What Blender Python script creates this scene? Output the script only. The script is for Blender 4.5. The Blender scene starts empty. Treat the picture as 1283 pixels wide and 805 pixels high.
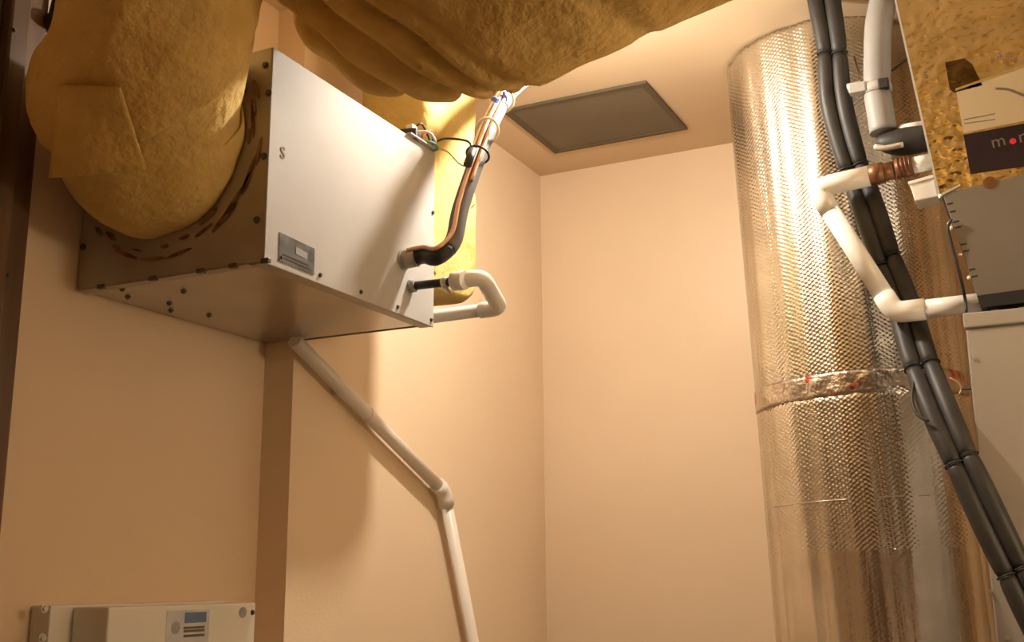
import bpy, bmesh, math, random
from mathutils import Vector, Matrix, noise

random.seed(7)
scene = bpy.context.scene
PI = math.pi

# ------------------------------------------------------------------ camera
CAM = Vector((0.0, 0.0, 1.45))
YAW, PITCH, ROLL, FPX = map(math.radians, (-25.97, 12.86, -0.45, 0)); FPX = 1425.1
fwd = Vector((math.sin(YAW) * math.cos(PITCH), math.cos(YAW) * math.cos(PITCH), math.sin(PITCH)))
rt0 = Vector((math.cos(YAW), -math.sin(YAW), 0))
up0 = rt0.cross(fwd)
RT = math.cos(ROLL) * rt0 + math.sin(ROLL) * up0
UP = -math.sin(ROLL) * rt0 + math.cos(ROLL) * up0
camd = bpy.data.cameras.new('camera')
camd.sensor_width = 36.0
camd.lens = 36.0 * FPX / 1283.0
camd.clip_start = 0.02
cam = bpy.data.objects.new('camera', camd)
scene.collection.objects.link(cam)
cam.matrix_world = Matrix(((RT.x, UP.x, -fwd.x, CAM.x), (RT.y, UP.y, -fwd.y, CAM.y),
                           (RT.z, UP.z, -fwd.z, CAM.z), (0, 0, 0, 1)))
scene.camera = cam

# ------------------------------------------------------------------ light and exposure
BULB_POS = Vector((-0.87, 2.14, 2.60))
BULB_STRENGTH = 720.0
BULB_COLOUR = (1.0, 0.90, 0.76)
FILL_POS = Vector((0.84, 1.58, 1.95)); FILL_STRENGTH = 34.0; FILL_COLOUR = (1.0, 0.83, 0.58)   # added fill lamp on the right wall, out of view
world = bpy.data.worlds.new('world'); scene.world = world
world.use_nodes = True
world.node_tree.nodes['Background'].inputs[0].default_value = (0.02, 0.018, 0.015, 1)
world.node_tree.nodes['Background'].inputs[1].default_value = 1.0
vs = scene.view_settings
vs.view_transform = 'Standard'; vs.look = 'None'; vs.gamma = 1.0; vs.use_curve_mapping = False
vs.exposure = 0.40

# ------------------------------------------------------------------ survey: real planes of the room
ZC = 2.75            # ceiling
X0, X1 = -1.545, -1.468   # left wall, and the part of it that is furred out
YS, YF = 1.945, 3.235     # where the furring begins, far wall
XR, YB = 1.00, -0.70      # right wall, wall behind the camera

def ray(px, py):
    return RT * ((px - 641.5) / FPX) - UP * ((py - 402.5) / FPX) + fwd
def at(px, py, axis, val):
    """where a sight line meets the real plane axis = val"""
    d = ray(px, py); i = 'xyz'.index(axis)
    return CAM + d * ((val - CAM[i]) / d[i])

# ------------------------------------------------------------------ materials
MATS = {}
def new_mat(name):
    m = bpy.data.materials.new(name); m.use_nodes = True
    nt = m.node_tree; b = nt.nodes['Principled BSDF']
    MATS[name] = m
    return m, nt, b
def N(nt, typ, **kw):
    n = nt.nodes.new(typ)
    for k, v in kw.items():
        if k in n.inputs: n.inputs[k].default_value = v
        else: setattr(n, k, v)
    return n
def ramp(nt, fac, stops):
    r = nt.nodes.new('ShaderNodeValToRGB')
    while len(r.color_ramp.elements) < len(stops): r.color_ramp.elements.new(0.5)
    for e, (p, c) in zip(r.color_ramp.elements, stops):
        e.position = p; e.color = (*c, 1)
    nt.links.new(fac, r.inputs['Fac']); return r.outputs['Color']
def bump(nt, b, height, strength, dist=0.01):
    bp = N(nt, 'ShaderNodeBump', Strength=strength, Distance=dist)
    nt.links.new(height, bp.inputs['Height']); nt.links.new(bp.outputs[0], b.inputs['Normal'])
    return bp
def noisy(name, c1, c2, scale=8.0, rough=0.5, metal=0.0, detail=4.0, bstr=0.0, bscale=60.0, bdist=0.004, stretch=(1, 1, 1), spec=0.5, lo=.3, hi=.7):
    m, nt, b = new_mat(name)
    tc = N(nt, 'ShaderNodeTexCoord'); mp = N(nt, 'ShaderNodeMapping'); mp.inputs['Scale'].default_value = stretch
    nt.links.new(tc.outputs['Object'], mp.inputs['Vector'])
    n = N(nt, 'ShaderNodeTexNoise', Scale=scale, Detail=detail)
    nt.links.new(mp.outputs[0], n.inputs['Vector'])
    nt.links.new(ramp(nt, n.outputs['Fac'], [(lo, c1), (hi, c2)]), b.inputs['Base Color'])
    b.inputs['Roughness'].default_value = rough; b.inputs['Metallic'].default_value = metal
    b.inputs['Specular IOR Level'].default_value = spec
    if bstr:
        n2 = N(nt, 'ShaderNodeTexNoise', Scale=bscale, Detail=3.0)
        nt.links.new(mp.outputs[0], n2.inputs['Vector'])
        bump(nt, b, n2.outputs['Fac'], bstr, bdist)
    return m

noisy('wall_paint', (.80, .62, .43), (.83, .65, .455), 3, .42, bstr=.25, bscale=180, bdist=.0015, spec=.35)
noisy('ceiling_paint', (.70, .54, .36), (.74, .57, .385), 3, .7, bstr=.2, bscale=150, bdist=.0015, spec=.2)
noisy('floor_concrete', (.25, .22, .19), (.36, .32, .28), 6, .7)
noisy('fiberglass', (.60, .37, .10), (.86, .61, .24), 7, .95, detail=7, bstr=.6, bscale=45, bdist=.012, spec=.05, stretch=(1, 1, 1), lo=.25, hi=.75)
noisy('fiberglass_gold', (.58, .38, .11), (.84, .60, .24), 7, .95, detail=7, bstr=.6, bscale=45, bdist=.012, spec=.05, lo=.25, hi=.75)
noisy('fiberglass_pale', (.50, .36, .12), (.66, .50, .20), 6, .95, detail=6, bstr=.5, bscale=40, bdist=.01, spec=.05)
noisy('kraft_paper', (.47, .32, .13), (.56, .40, .18), 5, .6, detail=5, bstr=.2, bscale=30, bdist=.004, spec=.3)
noisy('white_tape', (.78, .68, .52), (.84, .75, .60), 8, .6)
noisy('mastic', (.13, .055, .03), (.28, .16, .085), 26, .6, detail=6, lo=.42, hi=.55)
noisy('galvanised', (.47, .45, .43), (.54, .52, .50), 5, .6, .1, detail=5, bstr=.05, bscale=20, spec=.15)
noisy('galvanised_pan', (.44, .41, .37), (.56, .52, .47), 6, .26, .85, detail=5, bstr=.08, bscale=9, bdist=.01)
noisy('galvanised_dull', (.40, .36, .31), (.52, .47, .41), 7, .45, .6, detail=5)
noisy('steel_screw', (.10, .09, .08), (.16, .14, .12), 30, .45, .7)
noisy('bright_screw', (.75, .72, .66), (.85, .82, .76), 30, .35, .6)
noisy('label_grey', (.055, .053, .052), (.15, .145, .14), 30, .4, detail=6, lo=.4, hi=.65)
noisy('pvc_white', (.84, .81, .76), (.88, .86, .81), 6, .32, spec=.5)
noisy('pvc_cream', (.80, .73, .64), (.85, .78, .69), 6, .35, spec=.5)
noisy('black_rubber', (.012, .012, .012), (.03, .028, .026), 20, .55)
noisy('foam_dark', (.032, .030, .029), (.048, .045, .043), 18, .5, bstr=.15, bscale=160, bdist=.001, spec=.4)
noisy('foam_grey', (.33, .325, .32), (.39, .385, .38), 12, .5, bstr=.1, bscale=120, bdist=.001, spec=.4)
noisy('foam_slate', (.11, .105, .11), (.15, .142, .145), 14, .5, bstr=.15, bscale=140, bdist=.001, spec=.4)
noisy('copper', (.66, .40, .28), (.76, .50, .36), 12, .4, .35)
noisy('copper_brown', (.16, .065, .025), (.26, .115, .05), 24, .4, .35)
noisy('wire_green', (.06, .30, .22), (.10, .36, .28), 20, .5)
noisy('wire_red', (.55, .08, .05), (.65, .12, .08), 20, .5)
noisy('wire_white', (.75, .72, .66), (.82, .79, .73), 20, .5)
noisy('wire_yellow', (.52, .42, .12), (.60, .50, .18), 20, .5)
noisy('wire_nut_blue', (.06, .12, .55), (.10, .17, .65), 20, .4)
noisy('strap_beige', (.70, .62, .42), (.78, .70, .50), 20, .5)
noisy('enamel_beige', (.41, .38, .335), (.45, .415, .365), 4, .35, spec=.5)
noisy('enamel_grey', (.17, .155, .13), (.20, .18, .15), 4, .4, spec=.5)
noisy('enamel_cream', (.80, .77, .70), (.84, .81, .74), 4, .35, spec=.5)
noisy('dark_slot', (.012, .011, .01), (.02, .018, .016), 10, .7)
noisy('label_cream', (.44, .36, .23), (.49, .41, .27), 5, .5)
noisy('label_navy', (.006, .004, .012), (.014, .008, .022), 8, .3)
noisy('print_grey', (.13, .11, .09), (.16, .14, .11), 8, .6)
noisy('print_red', (.55, .02, .05), (.62, .03, .07), 8, .5)
noisy('print_dark', (.05, .035, .02), (.08, .055, .03), 8, .6)
noisy('marker_ink', (.22, .15, .10), (.30, .21, .15), 20, .7)
noisy('sticker_blue', (.10, .17, .30), (.16, .25, .40), 8, .4)
noisy('sticker_pale', (.55, .56, .60), (.70, .70, .72), 30, .4)
noisy('sticker_grey', (.30, .31, .33), (.42, .42, .42), 40, .4)
noisy('access_panel_paint', (.155, .125, .083), (.18, .147, .097), 5, .6, spec=.3)
noisy('access_frame_paint', (.11, .085, .052), (.13, .10, .062), 5, .6, spec=.3)
noisy('dark_wood', (.10, .055, .03), (.19, .11, .06), 4, .35, stretch=(8, 8, .6), detail=6, spec=.5)
noisy('steel_strip', (.26, .24, .25), (.34, .31, .31), 5, .4, .3, stretch=(6, 6, .7))
noisy('brass', (.55, .42, .2), (.65, .5, .26), 8, .35, .8)

def foil_material(name, pattern, vcut=None):
    """aluminium foil jacket; relief follows the uv (u around in metres, v along in metres)"""
    m, nt, b = new_mat(name)
    uv = N(nt, 'ShaderNodeUVMap'); uv.uv_map = 'uv'
    sp = N(nt, 'ShaderNodeSeparateXYZ'); nt.links.new(uv.outputs[0], sp.inputs[0])
    def math_(op, a, c=None):
        n = N(nt, 'ShaderNodeMath', operation=op)
        if op == 'MULTIPLY_ADD': n.inputs[2].default_value = 1 - c
        for i, q in enumerate((a, c)):
            if q is None: continue
            if isinstance(q, (int, float)): n.inputs[i].default_value = q
            else: nt.links.new(q, n.inputs[i])
        return n.outputs[0]
    U, V = sp.outputs[0], sp.outputs[1]
    n1 = N(nt, 'ShaderNodeTexNoise', Scale=1.0, Detail=3.0)
    cb = N(nt, 'ShaderNodeCombineXYZ')
    nt.links.new(math_('MULTIPLY', U, 42.0), cb.inputs[0]); nt.links.new(math_('MULTIPLY', V, 2.2), cb.inputs[1])
    nt.links.new(cb.outputs[0], n1.inputs['Vector'])
    n2 = N(nt, 'ShaderNodeTexNoise', Scale=70.0, Detail=2.0); nt.links.new(uv.outputs[0], n2.inputs['Vector'])
    h = math_('MULTIPLY', n1.outputs['Fac'], .5)
    h = math_('ADD', h, math_('MULTIPLY', n2.outputs['Fac'], .28))
    if pattern:   # quilted bubbles: diagonal rows
        k = 2 * PI / 0.0155
        wob = math_('MULTIPLY', n1.outputs['Fac'], 5.0)
        s1 = math_('SINE', math_('ADD', math_('MULTIPLY', U, k), math_('MULTIPLY', V, k * .05)))
        s2 = math_('SINE', math_('ADD', math_('SUBTRACT', math_('MULTIPLY', V, k * 1.5), math_('MULTIPLY', U, k * .12)), wob))
        w = math_('MULTIPLY', math_('MULTIPLY', s1, s2), pattern)
        if vcut is not None: w = math_('MULTIPLY', w, math_('MULTIPLY_ADD', math_('GREATER_THAN', V, vcut), .85))
        h = math_('ADD', h, w)
    bump(nt, b, h, .55, .006)
    n3 = N(nt, 'ShaderNodeTexNoise', Scale=9.0, Detail=4.0); nt.links.new(uv.outputs[0], n3.inputs['Vector'])
    nt.links.new(ramp(nt, n3.outputs['Fac'], [(.3, (.66, .62, .55)), (.7, (.80, .76, .69))]), b.inputs['Base Color'])
    b.inputs['Metallic'].default_value = 1.0; b.inputs['Roughness'].default_value = .27
foil_material('foil_quilted', .13)

def tape_material():
    m, nt, b = new_mat('foil_tape')
    tc = N(nt, 'ShaderNodeTexCoord')
    n = N(nt, 'ShaderNodeTexNoise', Scale=16.0, Detail=2.0); nt.links.new(tc.outputs['Object'], n.inputs['Vector'])
    nt.links.new(ramp(nt, n.outputs['Fac'], [(.0, (.62, .56, .48)), (.60, (.66, .58, .50)), (.66, (.62, .10, .07)), (1.0, (.62, .10, .07))]), b.inputs['Base Color'])
    n2 = N(nt, 'ShaderNodeTexNoise', Scale=30.0, Detail=3.0); nt.links.new(tc.outputs['Object'], n2.inputs['Vector'])
    bump(nt, b, n2.outputs['Fac'], .75, .014)
    b.inputs['Metallic'].default_value = .95; b.inputs['Roughness'].default_value = .3
tape_material()

def hammered(nm='hammered_foil', c1=(.48, .40, .22), c2=(.66, .56, .34)):
    m, nt, b = new_mat(nm)
    tc = N(nt, 'ShaderNodeTexCoord')
    v = N(nt, 'ShaderNodeTexVoronoi', Scale=75.0, feature='SMOOTH_F1'); nt.links.new(tc.outputs['Object'], v.inputs['Vector'])
    n = N(nt, 'ShaderNodeTexNoise', Scale=14.0, Detail=3.0); nt.links.new(tc.outputs['Object'], n.inputs['Vector'])
    mx = N(nt, 'ShaderNodeMath', operation='MULTIPLY_ADD'); nt.links.new(n.outputs['Fac'], mx.inputs[0])
    mx.inputs[1].default_value = 2.2; nt.links.new(v.outputs['Distance'], mx.inputs[2])
    bump(nt, b, mx.outputs[0], .6, .006)
    nt.links.new(ramp(nt, n.outputs['Fac'], [(.3, c1), (.7, c2)]), b.inputs['Base Color'])
    b.inputs['Metallic'].default_value = 1.0; b.inputs['Roughness'].default_value = .22
hammered()
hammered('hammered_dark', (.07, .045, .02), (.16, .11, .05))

def glow(name, colour, strength):
    m, nt, b = new_mat(name)
    b.inputs['Base Color'].default_value = (.9, .9, .85, 1)
    b.inputs['Emission Color'].default_value = (*colour, 1)
    b.inputs['Emission Strength'].default_value = strength
glow('bulb_glow', BULB_COLOUR, BULB_STRENGTH)
glow('fill_glow', FILL_COLOUR, FILL_STRENGTH)

# ------------------------------------------------------------------ mesh helpers (all in world coordinates)
COL = scene.collection
def box(bm, lo, hi, bev=0.0):
    vs_ = [bm.verts.new((x, y, z)) for x in (lo[0], hi[0]) for y in (lo[1], hi[1]) for z in (lo[2], hi[2])]
    fs = [bm.faces.new([vs_[i] for i in q]) for q in ((0, 1, 3, 2), (4, 6, 7, 5), (0, 4, 5, 1), (2, 3, 7, 6), (0, 2, 6, 4), (1, 5, 7, 3))]
    if bev:
        ed = list({e for f in fs for e in f.edges})
        bmesh.ops.bevel(bm, geom=ed, offset=bev, segments=2, affect='EDGES', profile=.5)
    return bm
def prism(bm, poly, ext, bev=0.0):
    """poly: list of world points (planar), ext: extrusion vector"""
    a = [bm.verts.new(p) for p in poly]; b = [bm.verts.new(Vector(p) + ext) for p in poly]
    n = len(poly); fs = [bm.faces.new(a), bm.faces.new(b[::-1])]
    for i in range(n): fs.append(bm.faces.new((a[i], b[i], b[(i + 1) % n], a[(i + 1) % n])))
    bmesh.ops.recalc_face_normals(bm, faces=fs)
    if bev:
        ed = list({e for f in fs for e in f.edges})
        bmesh.ops.bevel(bm, geom=ed, offset=bev, segments=2, affect='EDGES', profile=.5)
    return bm
def spline(pts, per=8):
    """Catmull-Rom through tuples of any length"""
    P = [Vector(p) for p in pts]
    if len(P) < 3: 
        return [P[0].lerp(P[-1], i / per) for i in range(per + 1)]
    E_ = [P[0] * 2 - P[1]] + P + [P[-1] * 2 - P[-2]]
    out = []
    for i in range(1, len(E_) - 2):
        for k in range(per):
            t = k / per; p0, p1, p2, p3 = E_[i - 1], E_[i], E_[i + 1], E_[i + 2]
            out.append(.5 * ((2 * p1) + (p2 - p0) * t + (2 * p0 - 5 * p1 + 4 * p2 - p3) * t * t + (3 * p1 - p0 - 3 * p2 + p3) * t ** 3))
    out.append(P[-1]); return out
def tube(bm, pts, r, seg=14, smooth=0, cap=True, disp=None, uv=None):
    """pts: world points or (x,y,z,r) rows; smooth: Catmull-Rom subdivisions"""
    rows = []
    for i, p in enumerate(pts):
        p = tuple(p)
        rows.append(p if len(p) == 4 else (*p, r))
    if smooth:
        v3 = spline([q[:3] for q in rows], smooth); rr = spline([(q[3], 0, 0) for q in rows], smooth)
        C_ = v3; R_ = [q[0] for q in rr]
    else:
        C_ = [Vector(q[:3]) for q in rows]; R_ = [q[3] for q in rows]
    n = len(C_); T = []
    for i in range(n):
        a = C_[max(i - 1, 0)]; b = C_[min(i + 1, n - 1)]; T.append((b - a).normalized())
    u = T[0].orthogonal().normalized(); rings = []; s = 0
    layer = bm.loops.layers.uv.new('uv') if uv else None
    for i in range(n):
        u = (u - T[i] * u.dot(T[i])).normalized(); v = T[i].cross(u)
        if i: s += (C_[i] - C_[i - 1]).length
        k = 1.0
        if not smooth and 0 < i < n - 1:
            k = 1.0
        ring = []
        for j in range(seg):
            a = 2 * PI * j / seg; d = u * math.cos(a) + v * math.sin(a)
            rad = R_[i] + (disp(C_[i] + d * R_[i], s, a) if disp else 0)
            ring.append(bm.verts.new(C_[i] + d * rad))
        rings.append((ring, s))
    for (A, sa), (B, sb) in zip(rings, rings[1:]):
        for j in range(seg):
            f = bm.faces.new((A[j], A[(j + 1) % seg], B[(j + 1) % seg], B[j])); f.smooth = True
            if layer:
                c = 2 * PI * R_[0] / seg
                for lp, q in zip(f.loops, ((j * c, sa), ((j + 1) * c, sa), ((j + 1) * c, sb), (j * c, sb))): lp[layer].uv = q
    if cap:
        bm.faces.new(rings[0][0][::-1]); bm.faces.new(rings[-1][0])
    return bm
def mitre(pts, r, bend=0.02, n=4):
    """round off the corners of a pipe run; returns the smoothed points"""
    P = [Vector(p) for p in pts]; out = [P[0]]
    for a, b, c in zip(P, P[1:], P[2:]):
        p = b + (a - b).normalized() * min(bend, (a - b).length * .45); q = b + (c - b).normalized() * min(bend, (c - b).length * .45)
        for k in range(n + 1):
            t = k / n; out.append((1 - t) ** 2 * p + 2 * t * (1 - t) * b + t * t * q)
    out.append(P[-1]); return out

def inv_of(parent):
    m = Matrix.Identity(4)
    while parent is not None:
        m = parent.matrix_basis @ m if False else (Matrix.LocRotScale(parent.location, parent.rotation_euler, parent.scale) @ m)
        parent = parent.parent
    return m.inverted()
def obj(name, bm, mat, parent=None, base=None, smooth=False):
    me = bpy.data.meshes.new(name)
    loc = Vector((0, 0, 0))
    bmesh.ops.recalc_face_normals(bm, faces=bm.faces)
    if parent is not None:
        bmesh.ops.transform(bm, matrix=inv_of(parent), verts=bm.verts)
    elif base is not None:
        loc = Vector(base); bmesh.ops.translate(bm, vec=-loc, verts=bm.verts)
    if smooth:
        for f in bm.faces: f.smooth = True
    bm.to_mesh(me); bm.free()
    me.materials.append(MATS[mat])
    o = bpy.data.objects.new(name, me); COL.objects.link(o)
    o.location = loc
    if parent is not None: o.parent = parent
    return o
def B(): return bmesh.new()
def tag(o, label, cat, group=None):
    o['label'] = label; o['category'] = cat
    if group: o['group'] = group
    return o
def thing(name, label, cat, loc, rot=(0, 0, 0), group=None):
    o = bpy.data.objects.new(name, None); COL.objects.link(o)
    o.empty_display_size = .05; o.location = loc; o.rotation_euler = rot
    return tag(o, label, cat, group)
def struct(name, bm, mat, label=None):
    o = obj(name, bm, mat); o['kind'] = 'structure'
    if label: o['label'] = label
    return o
SCREW = {}
def screw(parent, p, normal, r=.0045, mat='steel_screw', name='screw'):
    """a hex-head sheet-metal screw; all of one size share one mesh"""
    key = (r, mat)
    if key not in SCREW:
        bm = B(); tube(bm, [(0, 0, -.001), (0, 0, r * .35)], r * 1.25, 10); tube(bm, [(0, 0, r * .35), (0, 0, r)], r * .85, 6)
        me = bpy.data.meshes.new('screw'); bm.to_mesh(me); bm.free(); me.materials.append(MATS[mat]); SCREW[key] = me
    o = bpy.data.objects.new(name, SCREW[key]); COL.objects.link(o); o.parent = parent
    iv = inv_of(parent); o.location = iv @ Vector(p)
    nl = (iv.to_3x3() @ Vector(normal)).normalized()
    o.rotation_euler = nl.to_track_quat('Z', 'Y').to_euler()
    return o
def text(parent, name, s, origin, xdir, ydir, size, mat, thick=.0004):
    cu = bpy.data.curves.new(name, 'FONT'); cu.body = s; cu.size = size; cu.extrude = thick
    t = bpy.data.objects.new(name + '_src', cu); COL.objects.link(t)
    bpy.context.view_layer.update()
    me = bpy.data.meshes.new_from_object(t.evaluated_get(bpy.context.evaluated_depsgraph_get()))
    bpy.data.objects.remove(t); bpy.data.curves.remove(cu)
    x = Vector(xdir).normalized(); y = Vector(ydir); y = (y - x * y.dot(x)).normalized(); z = x.cross(y)
    M = Matrix(((x.x, y.x, z.x, origin[0]), (x.y, y.y, z.y, origin[1]), (x.z, y.z, z.z, origin[2]), (0, 0, 0, 1)))
    me.transform(inv_of(parent) @ M); me.materials.clear(); me.materials.append(MATS[mat])
    o = bpy.data.objects.new(name, me); COL.objects.link(o); o.parent = parent
    return o
def ring(bm, c, axis, R, r, seg=24, rs=8, squash=None):
    ax = Vector(axis).normalized(); u = ax.orthogonal().normalized(); v = ax.cross(u); rows = []
    for i in range(seg):
        a = 2 * PI * i / seg; d = u * math.cos(a) + v * math.sin(a)
        rows.append([bm.verts.new(Vector(c) + d * (R + r * math.cos(2 * PI * k / rs)) + ax * (r * math.sin(2 * PI * k / rs) * (squash or 1))) for k in range(rs)])
    for i in range(seg):
        A, Bq = rows[i], rows[(i + 1) % seg]
        for k in range(rs):
            f = bm.faces.new((A[k], A[(k + 1) % rs], Bq[(k + 1) % rs], Bq[k])); f.smooth = True
    return bm

# ------------------------------------------------------------------ the room
T = .12
struct('floor', box(B(), (X0 - T, YB - T, -T), (XR + T, YF + T, 0)), 'floor_concrete')
struct('ceiling', box(B(), (X0 - T, YB - T, ZC), (XR + T, YF + T, ZC + T)), 'ceiling_paint')
bm = B()
prism(bm, [(X0 - T, YB, 0), (X0, YB, 0), (X0, YS, 0), (X1, YS, 0), (X1, YF, 0), (X0 - T, YF, 0)], Vector((0, 0, ZC)))
struct('wall_left', bm, 'wall_paint')
struct('wall_far', box(B(), (X0 - T, YF, 0), (XR + T, YF + T, ZC)), 'wall_paint')
struct('wall_right', box(B(), (XR, YB, 0), (XR + T, YF, ZC)), 'wall_paint')
struct('wall_back', box(B(), (X0 - T, YB - T, 0), (XR + T, YB, ZC)), 'wall_paint')

# dark door casing on the left wall
yc = 1.283
tr = struct('trim_1', box(B(), (X0, yc - .045, 0), (X0 + .022, yc, ZC), .003), 'dark_wood', 'dark stained wooden door casing')
obj('casing_bead', box(B(), (X0 + .001, yc - .085, 0), (X0 + .036, yc - .046, ZC), .004), 'dark_wood', tr)
obj('door_jamb', box(B(), (X0 + .001, yc - .17, 0), (X0 + .014, yc - .086, ZC), .002), 'steel_strip', tr)
for px, py in ((10, 345), (27, 112), (11, 40)):
    p = at(px, py, 'x', X0 + .022); screw(tr, (X0 + .022 if p.y > yc - .045 else X0 + .036, p.y, p.z), (1, 0, 0), .0035)

# unseen dark double door, added behind the camera to darken reflections and bounce
dr = struct('added_door_1', box(B(), (-.80, YB + .0005, .01), (.80, YB + .03, 2.30), .003), 'dark_wood', 'dark double door added behind the camera for darker reflections')
for sx in (-1, 1):
    for z0, z1_ in ((.18, 1.02), (1.16, 2.16)):
        obj('added_door_panel', box(B(), (min(sx * .10, sx * .70), YB + .03, z0), (max(sx * .10, sx * .70), YB + .042, z1_), .006), 'dark_wood', dr)
    obj('added_door_handle', tube(B(), [(sx * .05, YB + .03, 1.08), (sx * .05, YB + .075, 1.08), (sx * .13, YB + .078, 1.08)], .009, 10, 5), 'brass', dr)

# ceiling access panel
vx0, vx1, vy0, vy1 = -1.335, -.907, 2.69, 3.055
ap = thing('ceiling_access_panel', 'square grey-brown access panel set into the ceiling', 'access panel', ((vx0 + vx1) / 2, (vy0 + vy1) / 2, ZC))
fw = .018
for lo, hi in (((vx0, vy0), (vx1, vy0 + fw)), ((vx0, vy1 - fw), (vx1, vy1)), ((vx0, vy0 + fw), (vx0 + fw, vy1 - fw)), ((vx1 - fw, vy0 + fw), (vx1, vy1 - fw))):
    obj('frame_rail', box(B(), (*lo, ZC - .008), (*hi, ZC), .001), 'access_frame_paint', ap)
obj('panel', box(B(), (vx0 + fw, vy0 + fw, ZC - .004), (vx1 - fw, vy1 - fw, ZC)), 'access_panel_paint', ap)

# bulb on a ceiling holder
bl = thing('ceiling_lamp', 'glowing LED bulb in a white holder on the ceiling', 'lamp', (BULB_POS.x, BULB_POS.y, ZC))
def spin(*zr): return [(*BULB_POS.xy, z, r) for z, r in zr]
bz = BULB_POS.z
bm = B(); tube(bm, spin((ZC, .055), (ZC - .012, .055), (ZC - .022, .03), (bz + .085, .026)), 0, 24)
obj('lamp_holder', bm, 'pvc_white', bl)
bm = B(); tube(bm, spin((bz + .085, .014), (bz + .07, .018), (bz + .03, .033), (bz + .006, .046), (bz + .003, .046)), 0, 24)  # unseen rim, flared to keep the bulb's direct light off the ceiling
obj('lamp_heat_sink', bm, 'pvc_white', bl)
bm = B(); tube(bm, spin((bz + .004, .0335), (bz - .004, .035), (bz - .018, .0325), (bz - .030, .023), (bz - .036, .010), (bz - .0375, .002)), 0, 24)
obj('diffuser_dome', bm, 'bulb_glow', bl)
gx, gy, gz = FILL_POS  # unseen globe, added as fill to brighten the shaded sides
gl = thing('fill_lamp', 'round fill globe added on the right wall, out of view', 'lamp', (XR, gy, gz))
obj('fill_bracket', tube(B(), [(XR - .0005, gy, gz, .05), (XR - .02, gy, gz, .046), (XR - .03, gy, gz, .022), (gx + .098, gy, gz, .022)], 0, 24), 'brass', gl)
obj('fill_globe', tube(B(), [(gx, gy, gz + .1 * math.cos(t_), max(.002, .1 * math.sin(t_))) for t_ in [PI * i / 16 for i in range(17)]], 0, 28), 'fill_glow', gl)

# ------------------------------------------------------------------ air handler on the left wall
AX0, AX1, AY0, AY1, AZ0, AZ1 = X0 + .004, -1.131, 1.412, 1.958, 1.45 + .507, 1.45 + .880
AC = Vector(((AX0 + AX1) / 2, (AY0 + AY1) / 2, AZ0))
ah = thing('air_handler', 'galvanised sheet-metal air handler box hung on the wall', 'air handler', AC)
t = .004
# the far-left corner stops short of the furred-out wall
yend = YS - .003
obj('front_panel', box(B(), (AX1 - t, AY0, AZ0 - .004), (AX1, AY1, AZ1), .001), 'galvanised', ah)
obj('side_panel', box(B(), (AX0, AY0, AZ0), (AX1 - t, AY0 + t, AZ1)), 'galvanised_dull', ah)
obj('bottom_pan', box(B(), (AX0, AY0 + t, AZ0), (AX1 - t, yend, AZ0 + t)), 'galvanised_pan', ah)
obj('top_panel', box(B(), (AX0, AY0 + t, AZ1 - t), (AX1 - t, yend, AZ1)), 'galvanised_dull', ah)
obj('rear_panel', box(B(), (AX0, AY0 + t, AZ0 + t), (AX0 + t, yend, AZ1 - t)), 'galvanised_dull', ah)
obj('end_panel', box(B(), (X1 + .004, AY1 - t, AZ0), (AX1 - t, AY1, AZ1)), 'galvanised_dull', ah)
obj('front_flange', box(B(), (AX1 - .03, AY0 + .006, AZ0 - .0035), (AX1 - t, AY1 - .003, AZ0), .001), 'galvanised_dull', ah)
obj('side_flange', box(B(), (AX0 + .004, AY0 + .001, AZ0 - .003), (AX1 - .034, AY0 + .022, AZ0), .001), 'galvanised_dull', ah)
for px, py in ((352, 323), (401, 345), (452, 366), (498, 385), (540, 401), (548, 270)):
    p = at(px, py, 'x', AX1); screw(ah, (AX1, min(p.y, AY1 - .008), p.z), (1, 0, 0), .0035)
for px, py in ((333, 82), (337, 117), (331, 196), (322, 276), (290, 130), (105, 310)):
    p = at(px, py, 'y', AY0); screw(ah, p, (0, -1, 0), .005)
for px, py in ((153, 362), (160, 372), (212, 380), (214, 389), (262, 395), (230, 365)):
    p = at(px, py, 'z', AZ0); screw(ah, p, (0, 0, -1), .0045)
for px, py in ((280, 328), (322, 322), (98, 350), (163, 339), (232, 332)):
    p = at(px, py, 'z', AZ0); obj('edge_clip', box(B(), (p.x - .008, AY0 - .002, AZ0 - .005), (p.x + .008, AY0 + .006, AZ0 + .003), .001), 'steel_screw', ah)
lp = [at(px, py, 'x', AX1 + .0005) for px, py in ((350, 291), (394, 312), (393, 345), (349, 327))]
lab = obj('rating_label', prism(B(), lp, Vector((.0008, 0, 0))), 'label_grey', ah); lab['label'] = 'dark grey rating label'
lq = lambda u, v: lp[0].lerp(lp[1], u).lerp(lp[3].lerp(lp[2], u), v) + Vector((.0012, 0, 0))
obj('print_block', prism(B(), [lq(.45, .25), lq(.78, .30), lq(.78, .55), lq(.45, .5)], Vector((.0003, 0, 0))), 'sticker_grey', lab)
for v in (.68, .80):
    obj('print_line', prism(B(), [lq(.1, v), lq(.85, v), lq(.85, v + .05), lq(.1, v + .05)], Vector((.0003, 0, 0))), 'print_dark', lab)
p = at(351, 197, 'x', AX1 + .0006); text(ah, 'pen_mark', 'S', p, (0, 1, 0), (0, 0, 1), .030, 'marker_ink')
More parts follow.
